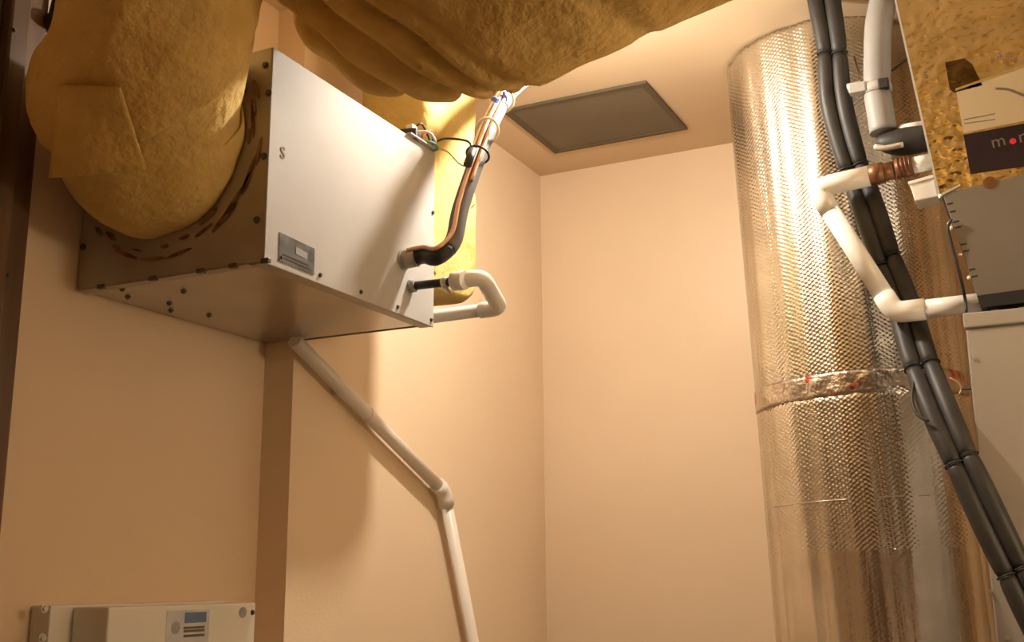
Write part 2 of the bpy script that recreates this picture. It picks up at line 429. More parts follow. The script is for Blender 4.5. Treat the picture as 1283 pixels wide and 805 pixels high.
# mastic smears around the duct collar
for k in range(26):
    a = -2.7 + k * .145 + random.uniform(-.04, .04)
    cx, cz, R = -1.350, AZ0 + .231, .182 + random.uniform(-.012, .022)
    c = Vector((cx + R * math.cos(a), AY0 - .0005, cz + R * math.sin(a)))
    if not (AX0 + .02 < c.x < AX1 - .02 and AZ0 + .015 < c.z < AZ1 - .02): continue
    tdir = Vector((-math.sin(a), 0, math.cos(a))); nd = Vector((math.cos(a), 0, math.sin(a))); L = random.uniform(.008, .034); w = random.uniform(.002, .006)
    pts = [c + tdir * (L * math.cos(q)) + nd * (w * math.sin(q) * random.uniform(.7, 1.2)) for q in [2 * PI * i / 9 for i in range(9)]]
    obj('mastic_smear', prism(B(), pts, Vector((0, -.002, 0))), 'mastic', ah)

# ------------------------------------------------------------------ fiberglass-wrapped ducts
def fold(amp, freq, seed, rings=()):
    def f(p, s, a):
        n = noise.noise(p * freq + Vector((seed, 0, 0))) * amp + noise.noise(p * freq * 2.7 + Vector((0, seed, 0))) * amp * .35
        n -= abs(noise.noise(p * freq * 1.3 + Vector((seed, seed, 3)))) * amp * .6
        for s0, w, d, sk in rings:
            x = (s - s0 - sk * math.sin(a + 1.2)) / w
            n -= d * math.exp(-x * x)
        return n
    return f
ZZ = 1.45
da = thing('insulated_elbow_duct', 'fiberglass-wrapped elbow duct rising from the dark end of the air handler', 'duct', (-1.335, AY0, ZZ + .70))
bm = B()
tube(bm, [(-1.350, AY0 - .001, ZZ + .738, .160), (-1.345, 1.375, ZZ + .740, .163), (-1.305, 1.300, ZZ + .770, .156), (-1.235, 1.250, ZZ + .815, .142), (-1.188, 1.218, ZZ + .870, .140),
          (-1.168, 1.208, ZZ + .935, .120), (-1.165, 1.208, ZZ + 1.03, .100), (-1.165, 1.208, ZC - .001, .098)], 0, 96, 12, disp=fold(.010, 7.0, 2.0))
from mathutils.bvhtree import BVHTree
for v in bm.verts: v.co.y = min(v.co.y, AY0 - .001)
bm.normal_update()
bmesh.ops.recalc_face_normals(bm, faces=bm.faces)
bvh = BVHTree.FromBMesh(bm)
# second sheet of the wrap, lapped over the first; its lower edge runs slanting across the elbow
h1 = bvh.ray_cast(CAM, ray(268, 106).normalized()); h2 = bvh.ray_cast(CAM, ray(182, 166).normalized())
sn = (h2[0] - h1[0]).cross((h1[1] + h2[1]).normalized()).normalized()
if sn.z < 0: sn = -sn
cut = bm.copy(); cut.normal_update()
bmesh.ops.delete(cut, geom=[f for f in cut.faces if len(f.verts) > 4], context='FACES_ONLY')
full = cut.copy(); full.normal_update()
for v in full.verts: v.co += v.normal * .022
bvh = BVHTree.FromBMesh(full); full.free()
for co, no in ((h1[0], -sn), (Vector((0, AY0 - .03, 0)), Vector((0, 1, 0)))):
    bmesh.ops.bisect_plane(cut, geom=list(cut.verts) + list(cut.edges) + list(cut.faces), plane_co=co, plane_no=no, clear_outer=True)
cut.normal_update(); cut.verts.ensure_lookup_table(); cut.verts.index_update()
sheet_bm = B()
def puff(v): return .018 + .007 * noise.noise(v.co * 11) + .006 * noise.noise(v.co * 24)
so = [sheet_bm.verts.new(v.co + v.normal * puff(v)) for v in cut.verts]
si = [sheet_bm.verts.new(v.co + v.normal * .002) for v in cut.verts]
for v in so + si: v.co.z = min(v.co.z, ZC - .0005); v.co.y = min(v.co.y, AY0 - .003)
for f in cut.faces:
    ix = [v.index for v in f.verts]
    sheet_bm.faces.new([so[i] for i in ix]).smooth = True; sheet_bm.faces.new([si[i] for i in reversed(ix)]).smooth = True
for e in cut.edges:
    if len(e.link_faces) == 1:
        i, j = e.verts[0].index, e.verts[1].index; sheet_bm.faces.new((so[i], so[j], si[j], si[i]))
cut.free()
obj('fiberglass_wrap', bm, 'fiberglass_gold', da)
obj('wrap_sheet', sheet_bm, 'fiberglass', da)
# overlapping flap of the wrap: a curved sheet hugging the front of the elbow
bm = B(); nu, nv = 18, 12; grid = []
cn = [(76, 106), (152, 108), (183, 208), (66, 220)]
for j in range(nv + 1):
    rowv = []
    for i in range(nu + 1):
        u, v = i / nu, j / nv
        qx = (cn[0][0] * (1 - u) + cn[1][0] * u) * (1 - v) + (cn[3][0] * (1 - u) + cn[2][0] * u) * v
        qy = (cn[0][1] * (1 - u) + cn[1][1] * u) * (1 - v) + (cn[3][1] * (1 - u) + cn[2][1] * u) * v
        rd = ray(qx, qy).normalized()
        hit, nrm, _, _ = bvh.ray_cast(CAM, rd)
        if hit is None:
            p = CAM + rd * 1.62
            hit, nrm, _, _ = bvh.find_nearest(p); hit = hit.lerp(p, .1)
        nrm = (nrm * (1 if nrm.dot(rd) < 0 else -1) * .4 - rd).normalized()
        lift = .006 + .012 * v * v + .006 * u
        rowv.append((hit + nrm * lift, nrm))
    grid.append(rowv)
outer = [[bm.verts.new(p + n * .007) for p, n in r_] for r_ in grid]; inner = [[bm.verts.new(p - n * .004) for p, n in r_] for r_ in grid]
for j in range(nv):
    for i in range(nu):
        f = bm.faces.new((outer[j][i], outer[j][i + 1], outer[j + 1][i + 1], outer[j + 1][i])); f.smooth = True
        f = bm.faces.new((inner[j][i], inner[j + 1][i], inner[j + 1][i + 1], inner[j][i + 1])); f.smooth = True
for i in range(nu):
    bm.faces.new((outer[0][i], inner[0][i], inner[0][i + 1], outer[0][i + 1])); bm.faces.new((outer[nv][i], outer[nv][i + 1], inner[nv][i + 1], inner[nv][i]))
for j in range(nv):
    bm.faces.new((outer[j][0], outer[j + 1][0], inner[j + 1][0], inner[j][0])); bm.faces.new((outer[j][nu], inner[j][nu], inner[j + 1][nu], outer[j + 1][nu]))
fl = obj('wrap_flap', bm, 'fiberglass', da); fl['label'] = 'loose square flap of the wrap'

dn = thing('insulated_plenum', 'pale yellow fiberglass-covered plenum behind the air handler', 'duct', (-1.30, 2.08, ZZ + .6))
# rounded-box plenum from the far end of the air handler
bm = B(); PX0, PX1, PY0, PY1, PZ0, PZ1 = -1.335, -1.150, AY1 + .002, 2.205, ZZ + .60, ZC - .001
nz, na = 60, 64
rows = []
for k in range(nz + 1):
    v = k / nz; z = PZ0 + (PZ1 - PZ0) * v
    sh = 1 - .10 * max(0, 1 - v / .08) ** 2
    ringv = []
    for i in range(na):
        a = 2 * PI * i / na; ca, sa = math.cos(a), math.sin(a); e = .32
        x = (PX0 + PX1) / 2 + (PX1 - PX0) / 2 * math.copysign(abs(ca) ** e, ca)
        y = (PY0 + PY1) / 2 + (PY1 - PY0) / 2 * math.copysign(abs(sa) ** e, sa)
        d = noise.noise(Vector((x, y, z)) * 14) * .010 + noise.noise(Vector((x, y, z)) * 30) * .005
        kx = 1 if ca > -.2 else 0; ky = 1 if sa > -.2 else 0
        if ky: y -= (1 - sh) * .6
        ringv.append(bm.verts.new((x + d * ca * kx, y + d * sa * ky, z)))
    rows.append(ringv)
for A, Bq in zip(rows, rows[1:]):
    for i in range(na):
        f = bm.faces.new((A[i], A[(i + 1) % na], Bq[(i + 1) % na], Bq[i])); f.smooth = True
bm.faces.new(rows[0][::-1]); bm.faces.new(rows[-1])
obj('fiberglass_cover', bm, 'fiberglass_pale', dn)

db = thing('insulated_trunk_duct', 'large brown fiberglass-wrapped trunk duct running under the ceiling', 'duct', (-1.01, 1.46, ZC))
bm = B()
fb = fold(.012, 5.0, 9.0)
def wrapped(p, s_, a_):      # lapped turns of the wrap leave slanting creases
    d = fb(p, s_, a_)
    d += .006 * noise.noise(Vector((p.x * 5, p.y * 16, p.z * 16)))
    q = p.x + (p.z - 2.4) * 1.0 - (p.y - 1.45) * .2 + noise.noise(p * 5) * .022
    for q0, w, dep in ((-1.16, .012, .014), (-1.10, .012, .018), (-1.02, .014, .024), (-.955, .010, .024), (-.90, .013, .010), (-.66, .018, .008)):
        d -= dep * math.exp(-((q - q0) / w) ** 2)
        if q > q0: d += .004
    return d
tube(bm, [(-1.010, 1.46, ZC - .001, .150), (-1.005, 1.46, ZZ + 1.13, .152), (-.965, 1.455, ZZ + 1.005, .158), (-.87, 1.45, ZZ + .928, .163), (-.74, 1.45, ZZ + .922, .162), (-.41, 1.445, ZZ + .990, .158),
          (0, 1.44, ZZ + 1.07, .155), (.45, 1.43, ZZ + 1.125, .152), (XR - .001, 1.42, ZZ + 1.14, .150)], 0, 110, 22, disp=wrapped)
obj('fiberglass_wrap', bm, 'fiberglass', db)

# ------------------------------------------------------------------ refrigerant line of the air handler
pe = at(505, 326, 'x', AX1); pe.y = min(pe.y, AY1 - .03)
rl = thing('refrigerant_line', 'grey foam-sleeved refrigerant line curving out of the air handler front', 'pipe', pe)
run = [pe, pe + Vector((.045, .004, .004)), at(548, 322, 'x', AX1 + .085), at(568, 302, 'x', AX1 + .105), at(577, 262, 'x', AX1 + .108), at(596, 205, 'x', AX1 + .115), at(618, 150, 'x', AX1 + .115), at(641, 114, 'x', AX1 + .105), at(676, 86, 'x', AX1 + .095), at(725, 48, 'x', AX1 + .10)]
sm = spline(run, 8)
k1 = 12
bm = B(); tube(bm, sm[1:k1 + 10], .0165, 16); obj('black_sleeve', bm, 'black_rubber', rl)
bm = B(); tube(bm, sm[k1 + 9:], .0170, 16); obj('grey_sleeve', bm, 'foam_slate', rl)
bm = B(); tube(bm, [pe - Vector((0.0, 0, 0)), pe + Vector((.004, 0, 0))], .0205, 20); tube(bm, [pe + Vector((.003, 0, 0)), pe + Vector((.03, .002, .002))], .0185, 16); obj('wall_collar', bm, 'galvanised', rl)
off = [Vector((.004, -.020, .012)), Vector((.012, -.012, .014))]
bm = B(); tube(bm, [p + Vector((.006, -.016, .012)) for p in sm[2:]], .0045, 8); cu = obj('copper_tube', bm, 'copper', rl)
bm = B(); tube(bm, [p + Vector((.014, -.010, .008)) for p in sm[36:]], .0042, 8); obj('copper_tube', bm, 'copper', rl)
bm = B(); tube(bm, [p + Vector((-.004, -.018, .010)) for p in sm[40:]], .0028, 8); obj('white_wire', bm, 'wire_white', rl)
def near(px, py):
    best = min(range(len(sm)), key=lambda i: abs((sm[i] - CAM).normalized().dot(ray(px, py).normalized()) - 1))
    return sm[best], (sm[min(best + 1, len(sm) - 1)] - sm[max(best - 1, 0)]).normalized()
for i, (px, py, tilt) in enumerate(((630, 130, .5), (611, 166, 1.0))):
    p, d = near(px, py)
    ax = (d + Vector((0, .6 * tilt, -.5 * tilt))).normalized()
    o = obj('strap', ring(B(), p + Vector((.004, -.006, .006)), ax, .026, .0032), 'strap_beige', rl)
p, d = near(594, 196); obj('cable_tie', ring(B(), p + Vector((.003, -.006, .004)), d, .0235, .0025), 'black_rubber', rl)
p, d = near(576, 262); obj('tie_tail', prism(B(), [p + Vector((.018, .008, .0)), p + Vector((.024, .016, .012)), p + Vector((.018, .012, .006))], Vector((.002, 0, 0))), 'strap_beige', rl)
for (px, py), dv in (((619, 124), (-.5, -.1, .35)), ((632, 121), (.15, -.3, .5))):
    p = at(px, py, 'x', AX1 + .125); d = Vector(dv).normalized(); nut = B()
    tube(nut, [tuple(p - d * .010) + (.0065,), tuple(p + d * .002) + (.0058,), tuple(p + d * .011) + (.0035,)], 0, 10)
    obj('wire_nut', nut, 'wire_nut_blue', rl)
# small sealed splice hanging on the line
p, d = near(590, 200); sp_ = B(); q = p + Vector((.006, -.034, .002)); tube(sp_, [q - d * .024, q + d * .02], .0085, 12); obj('splice_sleeve', sp_, 'black_rubber', rl)
q_splice = q

# control wiring on the top edge of the air handler
pw = at(514, 160, 'x', AX1 - .02); pw.z = AZ1
cw = thing('control_wiring', 'small black relay with loose coloured wires on the air handler edge', 'wiring', pw)
bm = B(); box(bm, (pw.x - .022, pw.y - .030, AZ1), (pw.x + .022, pw.y + .020, AZ1 + .022), .003)
bmesh.ops.rotate(bm, verts=bm.verts, cent=pw, matrix=Matrix.Rotation(.25, 3, 'Z')); obj('relay_body', bm, 'black_rubber', cw)
obj('relay_terminal', box(B(), (pw.x + .005, pw.y - .026, AZ1 + .0215), (pw.x + .021, pw.y - .006, AZ1 + .031), .002), 'wire_white', cw)
obj('mounting_plate', box(B(), (pw.x - .018, pw.y - .045, AZ1 + .0005), (pw.x + .030, pw.y + .045, AZ1 + .003)), 'galvanised', cw)
def wire(parent, name, pts, mat, r=.0018): 
    return obj(name, tube(B(), pts, r, 6, 8), mat, parent)
w0 = pw + Vector((.02, .012, .016))
wire(cw, 'red_wire', [w0, w0 + Vector((.010, .018, .018)), w0 + Vector((.004, .040, .004)), w0 + Vector((-.01, .055, -.012))], 'wire_red', .0026)
wire(cw, 'white_wire', [w0 + Vector((0, -.02, .004)), w0 + Vector((.018, .0, .006)), w0 + Vector((.016, .03, -.004)), w0 + Vector((-.002, .05, -.01))], 'wire_white', .0028)
wire(cw, 'green_wire', [w0 + Vector((0, -.006, -.01)), w0 + Vector((.016, .020, -.010)), w0 + Vector((.014, .044, -.014)), w0 + Vector((-.01, .05, -.014))], 'wire_green', .0032)
wire(cw, 'black_wire', [w0 + Vector((-.01, -.02, .008)), w0 + Vector((.004, -.01, .024)), w0 + Vector((-.006, .03, .022)), w0 + Vector((-.006, .05, .004))], 'black_rubber', .0024)
wire(cw, 'black_wire', [w0 + Vector((.0, .045, 0)), at(556, 174, 'x', AX1 + .03), at(577, 175, 'x', AX1 + .08), at(589, 180, 'x', AX1 + .105), q_splice], 'black_rubber', .0026)
wire(cw, 'yellow_wire', [w0 + Vector((.0, .045, -.006)), at(560, 190, 'x', AX1 + .03), at(575, 205, 'x', AX1 + .07), at(584, 208, 'x', AX1 + .09), q_splice + Vector((0, 0, -.01))], 'wire_yellow', .0018)

# condensate trap of the air handler
ps = at(514, 359, 'x', AX1)
ct = thing('condensate_trap', 'white PVC drain trap looping beside the air handler', 'pipe', ps)
e1 = at(604, 347, 'x', AX1 + .152); s1 = at(576, 352, 'x', AX1 + .118)
e2 = at(627, 386, 'x', AX1 + .135); e3 = at(556, 395, 'y', e2.y); e3.x = max(e3.x, X1 + .012); e4 = Vector((X1 + .012, e2.y, e3.z - .004))
obj('rubber_hose', tube(B(), [ps + Vector((.002, 0, 0)), s1], .0085, 12), 'black_rubber', ct)
obj('hose_flange', tube(B(), [ps, ps + Vector((.014, 0, 0))], .013, 14), 'galvanised', ct)
hc = ps.lerp(s1, .72); dh = (s1 - ps).normalized()
cl = obj('hose_clamp', tube(B(), [hc - dh * .006, hc + dh * .006], .0105, 14), 'bright_screw', ct)
obj('clamp_screw', tube(B(), [hc + Vector((.002, -.012, -.010)), hc + Vector((.006, .006, -.018))], .004, 8), 'bright_screw', cl)
bm = B(); tube(bm, mitre([s1 - dh * .012, e1, e2, e2 + (e4 - e2).normalized() * .045], 0, .022, 6), .0165, 18); obj('trap_elbow', bm, 'pvc_white', ct)
bm = B(); tube(bm, [e2 + (e4 - e2).normalized() * .044, e4], .0135, 18); obj('drain_tail', bm, 'pvc_white', ct)
bm = B(); tube(bm, [s1 - dh * .014, s1 + dh * .012], .0185, 18); obj('pipe_socket', bm, 'pvc_white', ct)

# long drain pipe on the wall below
XD = X1 + .026
d0, d1, d2 = at(366, 424, 'x', XD), at(556, 616, 'x', XD), at(594, 815, 'x', XD)
d3 = d1 + (d2 - d1) * ((d1.z - .02) / (d1.z - d2.z))
dp = thing('drain_pipe', 'long cream PVC drain pipe slanting down the tan wall', 'pipe', (XD, d3.y, d3.z))
v01 = (d1 - d0).normalized(); v12 = (d2 - d1).normalized()
obj('upper_run', tube(B(), [d0 + v01 * .01, d1 - v01 * .02], .0160, 18), 'pvc_cream', dp)
obj('lower_run', tube(B(), [d1 + v12 * .02, d3], .0165, 18), 'pvc_cream', dp)
obj('elbow', tube(B(), mitre([d1 - v01 * .036, d1, d1 + v12 * .040], 0, .018, 5), .0205, 18), 'pvc_cream', dp)
cpl = d0.lerp(d1, .45); obj('coupling', tube(B(), [cpl - v01 * .004, cpl + v01 * .004], .0172, 18), 'pvc_cream', dp)
for f in (.30, .80):
    q = d0.lerp(d1, f) if f < .5 else d1.lerp(d3, .35)
    obj('wall_clip', box(B(), (X1 + .0005, q.y - .008, q.z - .008), (XD - .01, q.y + .008, q.z + .008)), 'pvc_cream', dp)

# ------------------------------------------------------------------ electrical enclosure, lower left
ez = ZZ - .034
eb = thing('electrical_enclosure', 'beige metal electrical enclosure with a blue sticker on the wall', 'electrical box', (X0, 1.58, ez - .5))
obj('backbox', box(B(), (X0 + .0005, 1.372, ez - .5), (X0 + .045, 1.800, ez), .003), 'enamel_cream', eb)
cv = obj('cover', box(B(), (X0 + .045, 1.418, ez - .49), (-1.42, 1.792, ez - .003), .004), 'enamel_cream', eb)
for px, py in ((55, 763), (52, 800)):
    p = at(px, py, 'x', X0 + .045); screw(eb, p, (1, 0, 0), .006, 'bright_screw')
p = at(316, 768, 'x', -1.42); screw(eb, (-1.42, min(p.y, 1.785), p.z), (1, 0, 0), .004)
p = at(304, 768, 'x', -1.42); obj('knockout_disc', tube(B(), [p, p + Vector((.0015, 0, 0))], .010, 18), 'sticker_grey', cv)
def quad_on(x, px0, px1, py0, py1, h=.0006):
    a, b_ = at(px0, py0, 'x', x), at(px1, py1, 'x', x)
    return box(B(), (x, a.y, b_.z), (x + h, b_.y, a.z))
st = obj('sticker', quad_on(-1.42, 209, 258, 766, 860), 'sticker_pale', cv); st['label'] = 'pale sticker with a blue block'
obj('sticker_block', quad_on(-1.4193, 232, 258, 768, 780), 'sticker_blue', eb)
obj('sticker_oval', (lambda c: tube(B(), [c, c + Vector((.0006, 0, 0))], .011, 20))(at(220, 787, 'x', -1.4193)), 'sticker_grey', eb)
for py in (786, 790, 796): obj('sticker_line', quad_on(-1.4193, 230, 256, py, py + 1.6), 'print_grey', eb)

# black cable hanging behind the elbow duct, top left
pc = at(66, 26, 'x', X0 + .03)
cb = thing('black_cable', 'black cable with a round plug hanging on the wall', 'cable', (X0 + .02, pc.y, pc.z))
obj('cord', tube(B(), [pc + Vector((-.005, .012, .0)), pc + Vector((.0, .022, .10)), pc + Vector((-.005, .03, .20)), Vector((X0 + .03, pc.y + .03, ZC - .001))], .016, 12, 6), 'black_rubber', cb)
obj('plug', tube(B(), [tuple(pc + Vector((-.028, -.002, -.006))) + (.010,), tuple(pc + Vector((-.01, .002, -.002))) + (.016,), tuple(pc + Vector((.012, .006, .006))) + (.014,), tuple(pc + Vector((.016, .02, .012))) + (.006,)], 0, 14, 4), 'black_rubber', cb)

# ------------------------------------------------------------------ foil-jacketed riser
top = Vector((-.462, 2.795, ZC)); 
bl_, br_ = at(983, 805, 'y', 2.80), at(1250, 805, 'y', 2.80)
mid = (bl_ + br_) / 2; FR = .245
axis = Vector((mid.x - top.x, 0, mid.z - top.z)); axis /= -axis.z
foot = top + axis * ZC
fd = thing('foil_duct', 'tall silver foil-wrapped round duct rising to the ceiling', 'duct', foot)
def on_axis(z): return top + axis * (ZC - z)
def crumple(amp, seed, hi_):
    def f(p, s, a):
        q = Vector((math.cos(a) * 2.2, math.sin(a) * 2.2, s * .5 + seed))
        n = noise.noise(q * 2.0) * amp + noise.noise(Vector((math.cos(a) * 16, math.sin(a) * 16, s * 1.1 + seed))) * amp * .55
        n += noise.noise(Vector((math.cos(a) * 9, math.sin(a) * 9, s * 28 + seed))) * amp * hi_
        return n
    return f
def zat(px, py): return at(px, py, 'y', 2.56).z
z1, z2, z3, z4 = zat(1040, 468), zat(1040, 496), zat(1090, 625), zat(1090, 690)
def jacket(name, za, zb, mat, R, disp, n):
    bm = B(); tube(bm, [on_axis(zb + (za - zb) * i / n) for i in range(n + 1)], R, 150, 0, True, disp, uv=True)
    return obj(name, bm, mat, fd)
jacket('foil_jacket', ZC - .001, z1 - .01, 'foil_quilted', FR, crumple(.006, 1, .12), 60)
foil_material('foil_lower', .13, z4)
jacket('foil_jacket', z2 + .01, .001, 'foil_lower', FR, crumple(.006, 5, .06), 80)
for zs in (z3,):
    obj('seam', ring(B(), on_axis(zs), axis, FR + .0005, .0012, 90, 6), 'foil_tape', fd)
bm = B(); tube(bm, [on_axis(z2 + (z1 - z2) * i / 8) for i in range(9)], FR + .002, 150, 0, True, crumple(.005, 1, .12))
tp = obj('tape_band', bm, 'foil_tape', fd); tp['label'] = 'metal tape band with red print'

# ------------------------------------------------------------------ cabinet at the right
CY = 2.35; K = CY / 1.80
CXL, CZ = at(1208, 393, 'y', CY).x, at(1208, 393, 'y', CY).z
cab = thing('equipment_cabinet', 'tall beige metal equipment cabinet under the foil-faced unit', 'cabinet', (CXL + .3, CY + .13, 0))
obj('body', box(B(), (CXL, CY + .012, 0), (CXL + .6, CY + .26, CZ - .03)), 'enamel_beige', cab)
fp = obj('front_door', box(B(), (CXL, CY, .05), (CXL + .6, CY + .011, CZ - .034), .003), 'enamel_beige', cab)
tpn = obj('top_cap', box(B(), (CXL - .003, CY - .004, CZ - .030), (CXL + .603, CY + .26, CZ), .003), 'enamel_beige', cab)
for px, py in ((1221, 449), (1262, 800), (1240, 742)):
    p = at(px, py, 'y', CY); screw(fp, p, (0, -1, 0), .0035, 'bright_screw')
for px in (1246, 1281):
    p = at(px, 386, 'y', CY + .03); obj('cap_tab', box(B(), (p.x - .007, CY + .01, CZ), (p.x + .007, CY + .03, CZ + .004), .001), 'bright_screw', tpn)

# ------------------------------------------------------------------ foil-faced unit above it
RA = math.radians(6.3); UO = at(1178, 246, 'y', CY)
un = thing('foil_faced_unit', 'tilted fan coil unit with a hammered gold foil front', 'fan coil', UO, (0, -RA, 0))
xu = Vector((math.cos(RA), 0, math.sin(RA))); zu = Vector((-math.sin(RA), 0, math.cos(RA)))
def U_(a, h, d=0.0): return UO + xu * a + zu * h + Vector((0, d, 0))
def uq(px, py, y): return at(px, py, 'y', y)
HT = .475; WD = .50; DP = .24
obj('foil_face', prism(B(), [U_(0, 0), U_(WD, 0), U_(WD, HT), U_(0, HT)], Vector((0, .006, 0))), 'hammered_foil', un)
obj('casing', prism(B(), [U_(.001, 0, .007), U_(WD, 0, .007), U_(WD, HT, .007), U_(.001, HT, .007)], Vector((0, DP, 0))), 'galvanised_dull', un)
obj('edge_strip', prism(B(), [U_(-.004, -.002, -.002), U_(0, -.002, -.002), U_(0, HT, -.002), U_(-.004, HT, -.002)], Vector((0, .03, 0))), 'galvanised', un)
# lower tray panel, its left side tapering inwards
tl, bl2 = uq(1181, 243, CY - .004), uq(1229, 386, CY - .004)
tr2 = tl + xu * .5; br2 = bl2 + Vector((.45, 0, .45 * math.tan(math.radians(1.4))))
lo_l = bl2.lerp(tl, .10); lo_r = br2.lerp(tr2, .10)
lowp = obj('lower_panel', prism(B(), [tl, lo_l, lo_r, tr2], Vector((0, .012, 0)), .0015), 'enamel_grey', un)
obj('drain_lip', prism(B(), [lo_l + Vector((0, -.002, 0)), bl2 + Vector((0, -.002, 0)), br2 + Vector((0, -.002, 0)), lo_r + Vector((0, -.002, 0))], Vector((0, .05, 0))), 'dark_slot', un)
obj('drain_pan', prism(B(), [tl + Vector((.012, .013, 0)), bl2 + Vector((.004, .013, .004)), br2 + Vector((-.02, .013, .004)), tr2 + Vector((-.02, .013, -.01))], Vector((0, DP - .03, 0))), 'galvanised_dull', un)
obj('lip_trim', prism(B(), [uq(1180, 245, CY - .006), uq(1203, 233, CY - .006), uq(1203, 230.5, CY - .006), uq(1180, 242, CY - .006)], Vector((0, .004, 0))), 'galvanised', un)
for f in (.10, .17, .26, .31, .46, .52, .68, .74):
    a = tl.lerp(bl2, f); obj('slot', prism(B(), [a + Vector((.001, -.0006, .002)), a + Vector((.013, -.0006, .0035)), a + Vector((.013, -.0006, .0005)), a + Vector((.002, -.0006, -.001))], Vector((0, .001, 0))), 'dark_slot', lowp)
for px, py in ((1191, 286), (1203, 319), (1214, 348), (1178, 246)):
    p = uq(px, py, CY - .002); screw(un, p, (-.5, -1, 0), .0032, 'bright_screw')
# labels
lc = [uq(*q, CY - .0007) for q in ((1198, 113), (1300, 77), (1306, 147), (1207, 167))]
lbc = obj('instruction_label', prism(B(), lc, Vector((0, .0006, 0))), 'label_cream', un); lbc['label'] = 'cream paper label'
obj('label_edge', prism(B(), [uq(*q, CY - .0012) for q in ((1197, 114), (1300, 78), (1300, 75), (1197, 111))], Vector((0, .001, 0))), 'brass', un)
for a_, b_ in ((149, 142), (154, 149)):
    obj('print_line', prism(B(), [uq(1208, a_ + 1.6, CY - .0012), uq(1247, b_ + 1.0, CY - .0012), uq(1247, b_, CY - .0012), uq(1208, a_ + .4, CY - .0012)], Vector((0, .0004, 0))), 'print_grey', lbc)
obj('curved_mark', tube(B(), [uq(*q, CY - .001) for q in ((1247, 111), (1262, 112), (1276, 117), (1290, 123))], .0024, 8, 5), 'print_grey', lbc)
ln = [uq(*q, CY - .0007) for q in ((1207, 169), (1304, 151), (1311, 205), (1216, 218))]
lbn = obj('brand_label', prism(B(), ln, Vector((0, .0006, 0))), 'label_navy', un); lbn['label'] = 'dark navy label with a red dot'
p = uq(1243, 186, CY - .0012); text(un, 'lettering', 'm', p, xu, zu, .036, 'print_grey')
p = uq(1269, 177, CY - .0012); obj('red_dot', tube(B(), [p, p + Vector((0, -.0006, 0))], .0062, 16), 'print_red', lbn)
p = uq(1277, 179, CY - .0012); text(un, 'lettering', 'm', p, xu, zu, .036, 'print_grey')
p = uq(1240, 229, CY - .0042); obj('knockout_disc', tube(B(), [p, p + Vector((0, -.0015, 0))], .0125, 18), 'copper_brown', un)
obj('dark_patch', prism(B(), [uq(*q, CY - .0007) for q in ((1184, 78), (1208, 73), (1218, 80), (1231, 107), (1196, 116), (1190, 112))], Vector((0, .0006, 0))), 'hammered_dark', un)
p = uq(1158, 98, CY - .0009); text(un, 'pen_mark', 'S', p, xu, zu, .020, 'marker_ink')
p = uq(1247, 74, CY - .0009); text(un, 'handwriting', 'Runk', p, xu - zu * .42, zu, .020, 'marker_ink')

def to_side(p, gap=.005): return p + xu * (-gap - (p - UO).dot(xu))     # stop a pipe at the unit's left side
# junction block on its left side
pj = uq(1160, 238, CY + .05)
jb = thing('junction_block', 'small grey junction block on the foil-faced unit', 'junction box', pj)
bm = B(); a_ = [uq(1139, 228, CY + .02), uq(1170, 219, CY + .02), uq(1176, 246, CY + .02), uq(1146, 252, CY + .02)]
a_[1] = to_side(a_[1]); a_[2] = to_side(a_[2])
obj('block_body', prism(bm, a_, Vector((0, .06, 0)), .002), 'enamel_cream', jb)
obj('block_lid', prism(B(), [a_[0] + Vector((-.002, -.003, 0)), a_[1] + Vector((0, -.003, 0)), a_[1] + Vector((.001, -.003, -.007)), a_[0] + Vector((-.001, -.003, -.007))], Vector((0, .068, 0)), .001), 'pvc_white', jb)

# white drain trap of the unit
YT = CY + .06
t0, t1, t2, t3 = uq(1176, 200, YT), uq(1022, 236, YT), uq(1121, 392, YT), uq(1236, 378.5, YT)
t0 = to_side(t0)
wt = thing('unit_drain_trap', 'white PVC drain trap crossing in front of the foil duct', 'pipe', t0)
va, vb, vc = (t1 - t0).normalized(), (t2 - t1).normalized(), (t3 - t2).normalized()
ad = t0 + va * .1235
obj('upper_run', tube(B(), mitre([ad, t1, t1 + vb * .065], 0, .040, 8), .0225, 20), 'pvc_white', wt)
obj('slanted_run', tube(B(), [t1 + vb * .060, t2 - vb * .042], .0208, 20), 'pvc_white', wt)
obj('elbow', tube(B(), mitre([t2 - vb * .045, t2, t2 + vc * .060], 0, .020, 6), .0225, 20), 'pvc_white', wt)
obj('lower_run', tube(B(), [t2 + vc * .055, t3], .0195, 20), 'pvc_white', wt)
bm = B(); tube(bm, [t0 + va * .0364, t0 + va * .0715], .0215, 18); tube(bm, [t0 + va * .0754, t0 + va * .1196], .0195, 18); tube(bm, [t0 + va * .0962, t0 + va * .1261], .0228, 18)
fit = obj('threaded_adapter', bm, 'copper_brown', wt); fit['label'] = 'copper-brown threaded adapter'
for s in (.0416, .0494, .0572, .0650): obj('thread', ring(B(), t0 + va * s, va, .0215, .0021, 20, 6), 'copper_brown', fit)
obj('stub', tube(B(), [t0, t0 + va * .0390], .0175, 16), 'pvc_white', wt)

